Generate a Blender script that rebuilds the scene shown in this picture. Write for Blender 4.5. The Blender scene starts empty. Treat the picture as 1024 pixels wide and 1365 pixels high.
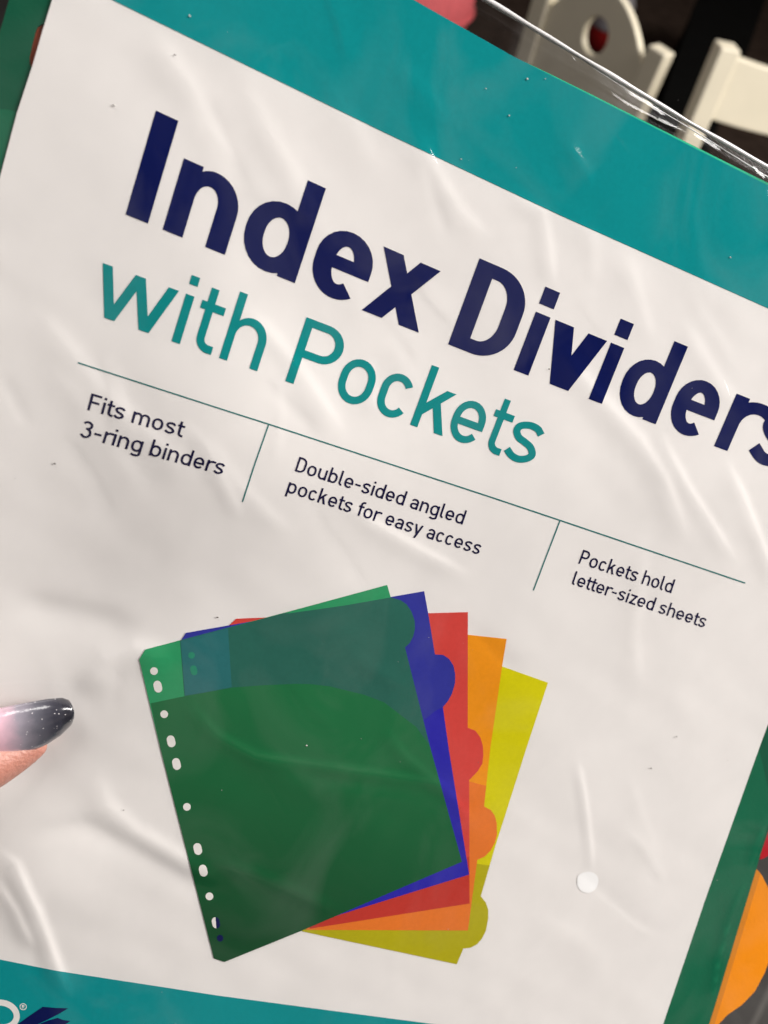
import bpy, math, random
import numpy as np
from mathutils import Vector, Matrix
from mathutils.geometry import delaunay_2d_cdt

random.seed(7)
SC = bpy.context.scene
COL = SC.collection

# ------------------------------------------------------------------ camera
F = 1016.0                      # focal length in photo pixels (1024 x 1365)
CX, CY = 512.0, 682.5
def nrm(v):
    v = np.array(v, float); return v / np.linalg.norm(v)
DOWN = nrm((-271.5, 745.9, F))      # gravity in camera axes (x right, y down, z forward)
EZ = -DOWN
EY = nrm(np.array((0, 0, 1.0)) - DOWN[2] * DOWN)
EX = np.cross(EY, EZ)
R = np.array((EX, EY, EZ))       # camera axes -> world
CAMPOS = np.array((0, 0, 1.32))
def W(p):                        # camera-axes points (metres) -> world
    return np.asarray(p, float) @ R.T + CAMPOS
cam_d = bpy.data.cameras.new('camera')
cam_d.sensor_fit = 'VERTICAL'; cam_d.sensor_height = 36.0; cam_d.sensor_width = 27.0
cam_d.lens = 36.0 * F / 1365.0
cam_d.clip_start = 0.01; cam_d.clip_end = 60
cam = bpy.data.objects.new('camera', cam_d); COL.objects.link(cam)
M = np.eye(4); M[:3, 0] = R[:, 0]; M[:3, 1] = -R[:, 1]; M[:3, 2] = -R[:, 2]; M[:3, 3] = CAMPOS
cam.matrix_world = Matrix(M.tolist())
SC.camera = cam
cam_d.dof.use_dof = True
cam_d.dof.focus_distance = 0.188
cam_d.dof.aperture_fstop = cam_d.lens / 1.9

# ------------------------------------------------------------------ light
wd = bpy.data.worlds.new('World'); SC.world = wd; wd.use_nodes = True
bg = wd.node_tree.nodes['Background']
# the dim shop around: dark with soft warm patches, seen only as reflections in the film
_nt = wd.node_tree
_tc = _nt.nodes.new('ShaderNodeTexCoord'); _ns = _nt.nodes.new('ShaderNodeTexNoise')
_ns.inputs['Scale'].default_value = 3.2; _ns.inputs['Detail'].default_value = 3.0
_cr = _nt.nodes.new('ShaderNodeValToRGB')
_cr.color_ramp.elements[0].position = 0.42; _cr.color_ramp.elements[0].color = (0.03, 0.028, 0.027, 1)
_cr.color_ramp.elements[1].position = 0.66; _cr.color_ramp.elements[1].color = (0.55, 0.46, 0.40, 1)
_nt.links.new(_tc.outputs['Generated'], _ns.inputs['Vector']); _nt.links.new(_ns.outputs['Fac'], _cr.inputs[0]); _nt.links.new(_cr.outputs[0], bg.inputs[0])
bg.inputs[1].default_value = 0.45
def area(name, pos_w, target_w, sx, sy, power, col=(1, 0.965, 0.935)):
    l = bpy.data.lights.new(name, 'AREA'); l.shape = 'RECTANGLE'; l.size = sx; l.size_y = sy
    l.energy = power; l.color = col
    o = bpy.data.objects.new(name, l); COL.objects.link(o)
    o.location = pos_w
    o.rotation_euler = (Vector(target_w) - Vector(pos_w)).to_track_quat('-Z', 'Y').to_euler()
    return o
PACK = W((0, 0, 0.185))
area('ceiling_lamp', (-0.8, 0.35, 2.75), PACK, 0.5, 1.2, 16)
area('ceiling_lamp', (1.75, 0.50, 2.75), PACK, 0.9, 1.4, 87)
area('ceiling_lamp', (3.0, 2.2, 2.6), (1.0, 1.6, 0.9), 0.8, 0.8, 95, (1, 0.94, 0.83))
SC.view_settings.view_transform = 'Standard'
SC.view_settings.look = 'None'
SC.view_settings.exposure = 0.0
SC.view_settings.gamma = 1.0
SC.view_settings.use_curve_mapping = False

# ------------------------------------------------------------------ materials
def lin(c):
    c = np.array(c, float) / 255
    return tuple(np.where(c <= 0.04045, c / 12.92, ((c + 0.055) / 1.055) ** 2.4))
def ink(c, k=1.12):               # albedo of a printed ink that shows as sRGB c under this light
    return tuple(min(0.9, max(0.004, x * k)) for x in lin(c))
def mat(name, col, rough=0.5, noise=0.0, nscale=80.0, spec=0.5, bump=0.0, bscale=400.0, coat=0.0):
    m = bpy.data.materials.new(name); m.use_nodes = True
    nt = m.node_tree; b = nt.nodes['Principled BSDF']
    b.inputs['Roughness'].default_value = rough
    b.inputs['Specular IOR Level'].default_value = spec
    b.inputs['Coat Weight'].default_value = coat
    b.inputs['Base Color'].default_value = (*col, 1)
    if noise or bump:
        tc = nt.nodes.new('ShaderNodeTexCoord')
    if noise:
        n = nt.nodes.new('ShaderNodeTexNoise'); n.inputs['Scale'].default_value = nscale; n.inputs['Detail'].default_value = 5
        r = nt.nodes.new('ShaderNodeMapRange')
        r.inputs['From Min'].default_value = 0.3; r.inputs['From Max'].default_value = 0.7
        r.inputs['To Min'].default_value = 1 - noise; r.inputs['To Max'].default_value = 1 + noise
        v = nt.nodes.new('ShaderNodeVectorMath'); v.operation = 'SCALE'
        v.inputs[0].default_value = col
        nt.links.new(tc.outputs['Object'], n.inputs['Vector'])
        nt.links.new(n.outputs['Fac'], r.inputs['Value'])
        nt.links.new(r.outputs[0], v.inputs['Scale'])
        nt.links.new(v.outputs[0], b.inputs['Base Color'])
    if bump:
        n2 = nt.nodes.new('ShaderNodeTexNoise'); n2.inputs['Scale'].default_value = bscale; n2.inputs['Detail'].default_value = 4
        bp = nt.nodes.new('ShaderNodeBump'); bp.inputs['Strength'].default_value = bump; bp.inputs['Distance'].default_value = 0.001
        nt.links.new(tc.outputs['Object'], n2.inputs['Vector'])
        nt.links.new(n2.outputs['Fac'], bp.inputs['Height'])
        nt.links.new(bp.outputs[0], b.inputs['Normal'])
    return m

PAPER = mat('card_paper', (0.80, 0.772, 0.752), 0.6, 0.018, 120, 0.1)
def inkmat(name, c, k=1.12): return mat(name, ink(c, k), 0.7, 0.03, 900, 0.0)
TEAL = inkmat('teal_ink', (0, 132, 135))
TEALTXT = inkmat('teal_text_ink', (0, 126, 126))
NAVY = inkmat('navy_ink', (2, 24, 82), 0.9)
NAVYTXT = inkmat('dark_text_ink', (24, 22, 66), 0.8)
RULE = inkmat('rule_ink', (30, 105, 104))
WHITEINK = mat('white_ink', (0.8, 0.77, 0.74), 0.55, 0.02, 600, 0.3)

def film_mat(name, haze=0.02, rough=0.10, f0=0.07):
    m = bpy.data.materials.new(name); m.use_nodes = True
    nt = m.node_tree; nt.nodes.clear()
    out = nt.nodes.new('ShaderNodeOutputMaterial')
    tr = nt.nodes.new('ShaderNodeBsdfTransparent'); tr.inputs[0].default_value = (0.985, 0.985, 0.985, 1)
    df = nt.nodes.new('ShaderNodeBsdfDiffuse'); df.inputs[0].default_value = (0.9, 0.88, 0.86, 1)
    gl = nt.nodes.new('ShaderNodeBsdfGlossy'); gl.distribution = 'BECKMANN'; gl.inputs['Roughness'].default_value = rough
    fr = nt.nodes.new('ShaderNodeLayerWeight')           # Schlick reflectance of a thin sheet, same from both sides
    pw = nt.nodes.new('ShaderNodeMath'); pw.operation = 'POWER'; pw.inputs[1].default_value = 5
    sc = nt.nodes.new('ShaderNodeMath'); sc.operation = 'MULTIPLY_ADD'; sc.inputs[1].default_value = 1 - f0; sc.inputs[2].default_value = f0
    tc = nt.nodes.new('ShaderNodeTexCoord')
    ns = nt.nodes.new('ShaderNodeTexNoise'); ns.inputs['Scale'].default_value = 260; ns.inputs['Detail'].default_value = 3
    bp = nt.nodes.new('ShaderNodeBump'); bp.inputs['Strength'].default_value = 0.05; bp.inputs['Distance'].default_value = 0.0006
    m1 = nt.nodes.new('ShaderNodeMixShader'); m1.inputs[0].default_value = haze
    # rubbed, milky patches of the plastic that also paint in soft reflected sheen
    mp = nt.nodes.new('ShaderNodeMapping'); mp.inputs['Scale'].default_value = (1.0, 1.0, 0.45); mp.inputs['Rotation'].default_value = (0.3, 0.5, 0.4)
    n2 = nt.nodes.new('ShaderNodeTexNoise'); n2.inputs['Scale'].default_value = 34; n2.inputs['Detail'].default_value = 4; n2.inputs['Distortion'].default_value = 1.2
    mr = nt.nodes.new('ShaderNodeMapRange'); mr.inputs['From Min'].default_value = 0.46; mr.inputs['From Max'].default_value = 0.72; mr.inputs['To Min'].default_value = haze * 0.05; mr.inputs['To Max'].default_value = haze
    nt.links.new(tc.outputs['Object'], mp.inputs[0]); nt.links.new(mp.outputs[0], n2.inputs['Vector']); nt.links.new(n2.outputs['Fac'], mr.inputs['Value']); nt.links.new(mr.outputs[0], m1.inputs[0])
    m2 = nt.nodes.new('ShaderNodeMixShader')
    L = nt.links.new
    L(tc.outputs['Object'], ns.inputs['Vector']); L(ns.outputs['Fac'], bp.inputs['Height'])
    L(bp.outputs[0], gl.inputs['Normal'])
    L(tr.outputs[0], m1.inputs[1]); L(df.outputs[0], m1.inputs[2])
    L(fr.outputs['Facing'], pw.inputs[0]); L(pw.outputs[0], sc.inputs[0]); L(sc.outputs[0], m2.inputs[0])
    L(m1.outputs[0], m2.inputs[1]); L(gl.outputs[0], m2.inputs[2])
    L(m2.outputs[0], out.inputs['Surface'])
    return m
FILM = film_mat('clear_film', 0.030, 0.13, 0.042)
FILMBACK = film_mat('clear_film_back', 0.022, 0.2)
SEAL = mat('welded_edge', (0.85, 0.84, 0.84), 0.18, 0.05, 500, 0.8, coat=0.5)  # clear rim; its bright reflection is put into a whitish base colour
SEAL.node_tree.nodes['Principled BSDF'].inputs['Transmission Weight'].default_value = 0.1
def plastic(name, c, k=1.2): 
    m = mat(name, ink(c, k), 0.5, 0.04, 60, 0.12, 0.05, 900)
    return m
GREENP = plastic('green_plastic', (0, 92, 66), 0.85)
GREENPK = plastic('green_pocket_plastic', (0, 108, 76), 0.85)
ORANGEP = plastic('orange_plastic', (222, 132, 0))
ORANGEPK = plastic('orange_pocket_plastic', (196, 120, 30))
REDP = plastic('red_plastic', (165, 22, 34))
MAROON = plastic('maroon_plastic', (150, 66, 40), 1.5)

# ------------------------------------------------------------------ the pack's surface
D0 = 0.185
VP1 = nrm((3690 - CX, 1660 - CY, F)); VP2 = nrm((-2065 - CX, 8000 - CY, F))
N = nrm(np.cross(VP1, VP2)); U = VP1; V = np.cross(N, U)      # N points away from the camera
P0 = np.array((0, 0, D0))
def plane_uv(px, h=0.0):
    px = np.atleast_2d(np.asarray(px, float))
    r = np.column_stack((px[:, 0] - CX, px[:, 1] - CY, np.full(len(px), F)))
    h = np.broadcast_to(h, (len(px),))
    t = (P0 @ N - h) / (r @ N)               # h is measured towards the camera
    p = r * t[:, None]
    q = p - P0
    return np.column_stack((q @ U, q @ V)), p

# folds: polyline in pixels, height in mm, half widths (left / right of the direction of travel) in mm
FOLDS = [
 ([(735,440),(765,495),(800,535),(848,588),(880,640),(900,690),(915,740)], 0.44, 1.4, 2.8),
 ([(868,560),(890,610),(915,655),(945,700),(985,760)], 0.32, 1.0, 2.2),
 ([(955,600),(985,660),(1010,720),(1040,800)], 0.35, 1.0, 2.4),
 ([(900,420),(930,470),(960,520),(1000,560)], 0.22, 1.4, 2.2),
 ([(175,20),(215,70),(250,120),(285,190),(320,260)], 0.30, 1.6, 3.0),
 ([(265,120),(300,190),(330,260)], -0.16, 1.2, 1.8),
 ([(310,90),(350,170),(395,250),(420,300)], 0.24, 1.6, 2.4),
 ([(545,165),(575,230),(615,290),(660,330)], 0.30, 1.4, 2.4),
 ([(560,195),(580,260),(600,330)], -0.12, 1.2, 1.2),
 ([(660,250),(720,285),(728,330),(735,400)], 0.28, 1.2, 2.0),
 ([(735,115),(760,190),(778,300),(785,380),(782,440)], 0.08, 1.6, 2.4),
 ([(905,220),(920,290),(935,360),(945,420)], 0.13, 1.4, 2.2),
 ([(520,80),(560,120),(600,175)], 0.2, 1.5, 2.5),
 ([(20,390),(75,450),(130,520),(200,585),(270,650)], 0.34, 1.6, 3.0),
 ([(40,470),(90,520),(150,600),(200,680)], 0.2, 1.6, 2.6),
 ([(300,400),(350,440),(400,500),(440,560),(455,600)], 0.32, 1.3, 2.2),
 ([(340,500),(390,545),(430,590)], -0.14, 1.2, 1.4),
 ([(255,560),(310,640),(360,690),(400,720)], 0.2, 1.3, 2.2),
 ([(440,660),(500,700),(560,735),(635,775)], 0.30, 0.9, 2.0),
 ([(120,1020),(140,1075),(180,1110),(250,1150),(300,1180)], 0.50, 1.5, 2.4),
 ([(-20,1125),(20,1150),(50,1215),(72,1280),(95,1340)], 0.60, 0.9, 2.0),
 ([(-10,1165),(20,1210),(45,1270)], 0.30, 0.7, 1.2),
 ([(0,1125),(60,1108),(110,1100),(170,1125),(255,1175),(330,1200)], -0.32, 1.6, 2.4),
 ([(245,895),(258,945),(290,980),(340,1008),(430,1022),(520,1035),(640,1055)], 0.30, 0.8, 1.6),
 ([(300,985),(420,1050),(560,1070)], 0.18, 1.6, 2.6),
 ([(255,1140),(340,1165),(420,1200),(470,1222)], 0.26, 1.2, 1.8),
 ([(100,930),(145,885),(180,870),(240,880)], 0.75, 2.0, 3.2),
 ([(0,800),(70,815),(140,830),(195,850)], -0.5, 2.2, 3.2),
 ([(765,1000),(776,1060),(782,1120),(784,1166)], 0.24, 0.7, 1.2),
 ([(855,700),(850,780),(843,850),(850,930)], 0.20, 1.5, 2.2),
 ([(500,960),(540,1010),(600,1060),(640,1110)], 0.2, 0.9, 1.6),
 ([(985,1150),(955,1205),(935,1260),(920,1320)], 0.35, 0.5, 1.2),
 ([(1030,1075),(1005,1095),(980,1150)], 0.35, 0.6, 1.2),
 ([(700,1210),(760,1240),(800,1280)], 0.14, 2.0, 3.0),
 ([(420,100),(470,170),(500,235)], 0.18, 1.6, 2.6),
 ([(830,330),(850,400),(870,470)], 0.18, 1.4, 2.2),
]
_r = random.Random(21)
for _k in range(46):
    x, y = _r.uniform(-20, 1040), _r.uniform(20, 1380); a = _r.uniform(0.5, 1.7) + (math.pi if _r.random() < .5 else 0); pl = [(x, y)]
    for _ in range(_r.randint(3, 5)):
        a += _r.uniform(-0.25, 0.25); q = _r.uniform(20, 42); x += q * math.cos(a); y += q * math.sin(a); pl.append((x, y))
    FOLDS.append((pl, _r.choice((-1, 1, 1)) * _r.uniform(0.04, 0.13), _r.uniform(0.7, 1.4), _r.uniform(1.0, 2.2)))
_uvs = [plane_uv(p)[0] * 1000 for p, *_ in FOLDS]
_FS = [(q, a * 0.80, s1 * 1.55, s2 * 1.5) for q, (p, a, s1, s2) in zip(_uvs, FOLDS)]
# creases only the film has: a crisp line along every fold, and many fine ones
FILMFOLDS = [
 ([(985,1140),(955,1200),(935,1260),(925,1330)], 0.10, 0.5, 1.0), ([(1030,1072),(1005,1095),(983,1145)], 0.12, 0.5, 1.0), ([(1004,1020),(1014,1075),(1016,1130)], 0.08, 0.5, 0.9),
 ([(700,30),(735,48),(775,75),(800,95)], 0.10, 0.45, 0.9), ([(720,38),(750,62),(780,90)], -0.07, 0.35, 0.6), ([(915,178),(940,192),(962,206)], 0.08, 0.45, 0.8), ([(1000,222),(1008,232),(1018,238)], 0.12, 0.3, 0.6),
 ([(640,10),(680,40),(715,62)], 0.10, 0.5, 1.2), ([(820,118),(860,140),(890,160)], 0.09, 0.4, 0.9),
 ([(790,112),(830,140),(880,165),(930,188)], 0.07, 0.6, 1.2),
 ([(0,1060),(30,1130),(60,1200),(85,1280)], 0.07, 0.5, 1.0), ([(440,860),(470,910),(480,960)], 0.05, 1.0, 2.0), ([(395,830),(425,850),(432,890),(420,930)], 0.06, 0.8, 1.8),
]
_r = random.Random(5)
for _k in range(90):
    x, y = _r.uniform(-20, 1040), _r.uniform(0, 1380); a = _r.uniform(0.3, 1.9) + (math.pi if _r.random() < .5 else 0); pl = [(x, y)]
    for _ in range(_r.randint(2, 4)):
        a += _r.uniform(-0.35, 0.35); q = _r.uniform(10, 34); x += q * math.cos(a); y += q * math.sin(a); pl.append((x, y))
    FILMFOLDS.append((pl, _r.choice((-1, 1)) * _r.uniform(0.015, 0.055), _r.uniform(0.35, 0.7), _r.uniform(0.5, 1.2)))
_FF = [(q, a * 0.16, max(0.45, s1 * 0.5), max(0.6, s2 * 0.5)) for q, (p, a, s1, s2) in zip(_uvs, FOLDS)] + [(plane_uv(p)[0] * 1000, a, s1, s2) for p, a, s1, s2 in FILMFOLDS]
# broad swells: centre px, height mm, radius mm
SWELLS = [((330,590), 3.2, 30), ((70,830), -1.6, 24), ((230,900), 1.0, 16), ((20,1000), -1.8, 13), ((60,1180), 1.0, 14), ((700,620), 0.8, 26),
          ((920,650), 0.9, 24), ((430,830), 0.7, 20), ((250,300), 0.9, 28), ((420,480), -0.7, 22), ((520,640), 0.6, 20), ((560,960), -0.7, 26)]
_SS = [(plane_uv([c])[0][0] * 1000, a, s) for c, a, s in SWELLS]
def relief(uv, film=0.0):
    q = np.asarray(uv) * 1000.0                       # mm
    h = np.zeros(len(q))
    qall = q; hall = h
    for pts, a, s1, s2 in (_FS + _FF if film else _FS):
        m3 = 3.2 * max(s1, s2)
        lo = pts.min(0) - m3; hi = pts.max(0) + m3
        idx = np.nonzero((qall[:, 0] > lo[0]) & (qall[:, 0] < hi[0]) & (qall[:, 1] > lo[1]) & (qall[:, 1] < hi[1]))[0]
        if not len(idx): continue
        q = qall[idx]
        best = np.full(len(q), 1e9); sgn = np.zeros(len(q)); par = np.zeros(len(q))
        seg = np.linalg.norm(np.diff(pts, axis=0), axis=1); tot = seg.sum(); acc = 0.0
        for i in range(len(pts) - 1):
            d = pts[i + 1] - pts[i]; L = seg[i]
            w = q - pts[i]
            t = np.clip((w @ d) / (L * L), 0, 1)
            e = w - t[:, None] * d
            dist = np.hypot(e[:, 0], e[:, 1])
            m = dist < best
            best[m] = dist[m]; par[m] = (acc + t[m] * L) / tot
            sgn[m] = (d[0] * w[m, 1] - d[1] * w[m, 0])
            acc += L
        s = s1 + (s2 - s1) * 0.5 * (1 + np.tanh(np.where(sgn > 0, best, -best) / (0.6 * s1)))
        endf = np.sin(0.5 * np.pi * np.clip(np.minimum(par, 1 - par) * 3.5, 0, 1)) ** 2
        hall[idx] += a * np.exp(-(best / s) ** 2) * endf
    q = qall
    for c, a, s in _SS:
        h += a * np.exp(-((q - c) ** 2).sum(1) / (s * s))
    x, y = q[:, 0], q[:, 1]
    h += 0.10 * np.sin(x / 7.3 + 1.7 * np.sin(y / 19.0)) * np.sin(y / 11.0 + 0.6 * np.sin(x / 13.0))
    h += 0.035 * np.sin((x * 0.8 - y * 0.6) / 3.1 + 2 * np.sin(y / 8.0)) * np.sin((x * 0.5 + y * 0.8) / 5.3)
    if film:
        h += film * (0.05 * np.sin((x - 0.5 * y) / 1.9 + 2.2 * np.sin(y / 6.1)) * np.sin((x + y) / 4.3 + np.sin(x / 3.7)))
    # the lower right corner of the pack bends gently towards the viewer
    b = np.clip((x + y - 90) / 150.0, 0, None)
    h += 7.0 * b * b
    return h * 1e-3
def frame3(uv, off):
    """points in camera axes for card coordinates uv, OFF metres in front of the card"""
    h = relief(uv) + off
    return P0 + uv[:, :1] * U + uv[:, 1:2] * V - h[:, None] * N
def px_to_uv(px, off=0.0):
    uv, _ = plane_uv(px)
    for _ in range(3):
        uv, _ = plane_uv(px, relief(uv) + off)
    return uv
def normals(uv, film=0.0):
    e = 2.5e-4
    hx = (relief(uv + (e, 0), film) - relief(uv - (e, 0), film)) / (2 * e)
    hy = (relief(uv + (0, e), film) - relief(uv - (0, e), film)) / (2 * e)
    n = -N[None, :] - hx[:, None] * U - hy[:, None] * V
    n /= np.linalg.norm(n, axis=1)[:, None]
    return n @ R.T

# ------------------------------------------------------------------ object helpers
def setp(o, label=None, cat=None, group=None, kind=None):
    if label: o['label'] = label
    if cat: o['category'] = cat
    if group: o['group'] = group
    if kind: o['kind'] = kind
    return o
def empty(name, loc, label, cat, group=None):
    o = bpy.data.objects.new(name, None); COL.objects.link(o); o.location = loc
    o.empty_display_size = 0.02
    return setp(o, label, cat, group)
def link(name, me, m, parent=None, smooth=True):
    me.materials.append(m)
    if smooth: me.polygons.foreach_set('use_smooth', [True] * len(me.polygons))
    o = bpy.data.objects.new(name, me); COL.objects.link(o)
    if parent is not None:
        o.parent = parent
        pw = Matrix.Translation(parent.location) if parent.parent is None else Matrix.Translation(parent.location + parent.parent.location)
        me.transform(pw.inverted())
    return o
def densify(p, s):
    out = []
    for i in range(len(p)):
        a = np.array(p[i], float); b = np.array(p[(i + 1) % len(p)], float)
        n = max(1, int(math.ceil(np.linalg.norm(b - a) / s)))
        for k in range(n): out.append(tuple(a + (b - a) * k / n))
    return out
def ccw(p):
    a = sum(p[i][0] * p[(i + 1) % len(p)][1] - p[(i + 1) % len(p)][0] * p[i][1] for i in range(len(p)))
    return p if a > 0 else p[::-1]
def sheet(name, adds, m, parent, off, subs=(), step=5.0, thick=0.0, grid=True):
    """printed or cut sheet: union of the polygons ADDS minus SUBS (photo pixels), laid on the card surface OFF metres in front of it"""
    verts, faces = [], []
    tris = []
    for p in adds:
        if len(p) == 4:                    # stroke pieces may fold over: use triangles
            tris += [[p[0], p[1], p[2]], [p[0], p[2], p[3]]]
        else: tris.append(p)
    def area2(p): return abs(sum(p[i][0] * p[(i + 1) % len(p)][1] - p[(i + 1) % len(p)][0] * p[i][1] for i in range(len(p))))
    adds = [p for p in tris if area2(p) > 1e-3]
    for p in list(adds) + list(subs):
        p = ccw(densify([tuple(x) for x in p], step))
        faces.append(list(range(len(verts), len(verts) + len(p))))
        verts += [Vector(x) for x in p]
    na = len(adds)
    if grid:
        a = np.array([tuple(v) for v in verts]); lo, hi = a.min(0), a.max(0)
        nx = int((hi[0] - lo[0]) / step); ny = int((hi[1] - lo[1]) / step)
        for j in range(1, ny + 1):
            for i in range(1, nx + 1):
                verts.append(Vector((lo[0] + (i - 0.25 - 0.5 * (j % 2)) * step + 0.013, lo[1] + (j - 0.5) * step + 0.017)))
    vo, eo, fo, ov, oe, of = delaunay_2d_cdt(verts, [], faces, 1, 1e-4, True)
    keep = [f for f, src in zip(fo, of) if src and any(s < na for s in src) and not any(s >= na for s in src)]
    used = sorted({i for f in keep for i in f}); rem = {v: i for i, v in enumerate(used)}
    px = np.array([tuple(vo[i]) for i in used])
    fs = [[rem[i] for i in f] for f in keep]
    uv = px_to_uv(px, off)
    p3 = W(frame3(uv, off)); nn = normals(uv)
    me = bpy.data.meshes.new(name)
    # photo y runs down: flip so faces look at the camera
    fs = [f[::-1] for f in fs]
    nv = len(p3)
    if thick:
        nw = (N @ R.T)
        p3 = np.vstack((p3, p3 + nw * thick)); nn = np.vstack((nn, -nn))
        cnt = {}
        for f in fs:
            for i in range(len(f)):
                a, b = f[i], f[(i + 1) % len(f)]
                cnt[(a, b)] = 1
        back = [[i + nv for i in f[::-1]] for f in fs]
        side = []; ex = []; en = []; base = len(p3)
        for (a, b) in cnt:
            if (b, a) in cnt: continue
            e = p3[b] - p3[a]; o_ = np.cross(e, -nw); o_ /= max(1e-12, np.linalg.norm(o_))
            k = base + len(ex); ex += [p3[b], p3[a], p3[a + nv], p3[b + nv]]; en += [o_] * 4
            side.append([k, k + 1, k + 2, k + 3])
        p3 = np.vstack((p3, ex)); nn = np.vstack((nn, en))
        fs = fs + back + side
    me.from_pydata(p3.tolist(), [], fs)
    o = link(name, me, m, parent)
    me.normals_split_custom_set_from_vertices(nn.tolist())
    return o

# ------------------------------------------------------------------ lettering: strokes on a cap height of 1
def arc(cx, cy, rx, ry, a0, a1, n=14):
    return [(cx + rx * math.cos(math.radians(a0 + (a1 - a0) * i / n)), cy + ry * math.sin(math.radians(a0 + (a1 - a0) * i / n))) for i in range(n + 1)]
def stroke(pts, w, closed=False, wv=None):
    ky = (wv or w) / w
    p = [np.array(q, float) for q in pts]
    if closed and np.allclose(p[0], p[-1]): p = p[:-1]
    q = [p[0]]
    for x in p[1:]:
        if np.linalg.norm(x - q[-1]) > 1e-5: q.append(x)
    p = q; n = len(p); L, Rr = [], []
    for i in range(n):
        a = p[i - 1] if (i > 0 or closed) else None
        b = p[(i + 1) % n] if (i < n - 1 or closed) else None
        d1 = nrm(p[i] - a) if a is not None else None
        d2 = nrm(b - p[i]) if b is not None else None
        if d1 is None: d1 = d2
        if d2 is None: d2 = d1
        n1 = np.array((-d1[1], d1[0])); n2 = np.array((-d2[1], d2[0]))
        mm = n1 + n2; mm = mm / max(1e-6, mm @ mm) * 2
        if np.linalg.norm(mm) > 2.2: mm = mm / np.linalg.norm(mm) * 2.2
        o = mm * w / 2 * (1, ky); L.append(p[i] + o); Rr.append(p[i] - o)
    out = []
    for i in range(n if closed else n - 1):
        j = (i + 1) % n
        out.append([tuple(L[i]), tuple(Rr[i]), tuple(Rr[j]), tuple(L[j])])
    return out
def box(x0, y0, x1, y1): return [[(x0, y0), (x1, y0), (x1, y1), (x0, y1)]]
def diag(x0, y0, x1, y1, wx): return [[(x0 - wx / 2, y0), (x0 + wx / 2, y0), (x1 + wx / 2, y1), (x1 - wx / 2, y1)]]
def spline(pts, n=7):
    P = [np.array(p, float) for p in pts]; P = [2 * P[0] - P[1]] + P + [2 * P[-1] - P[-2]]; out = []
    for i in range(1, len(P) - 2):
        for k in range(n):
            t = k / n
            out.append(tuple(0.5 * ((2 * P[i]) + (-P[i - 1] + P[i + 1]) * t + (2 * P[i - 1] - 5 * P[i] + 4 * P[i + 1] - P[i + 2]) * t * t + (-P[i - 1] + 3 * P[i] - 3 * P[i + 1] + P[i + 2]) * t ** 3)))
    out.append(tuple(P[-2])); return out
XH = 0.70
def oval(x0, y0, x1, y1, f=1.0):
    """closed path: straight sides, round ends (DIN bowl)"""
    rx = (x1 - x0) / 2; ry = min(rx * 1.12, (y1 - y0) / 2) * f; cx = (x0 + x1) / 2
    return arc(cx, y1 - ry, rx, ry, 0, 180) + arc(cx, y0 + ry, rx, ry, 180, 360)
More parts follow.
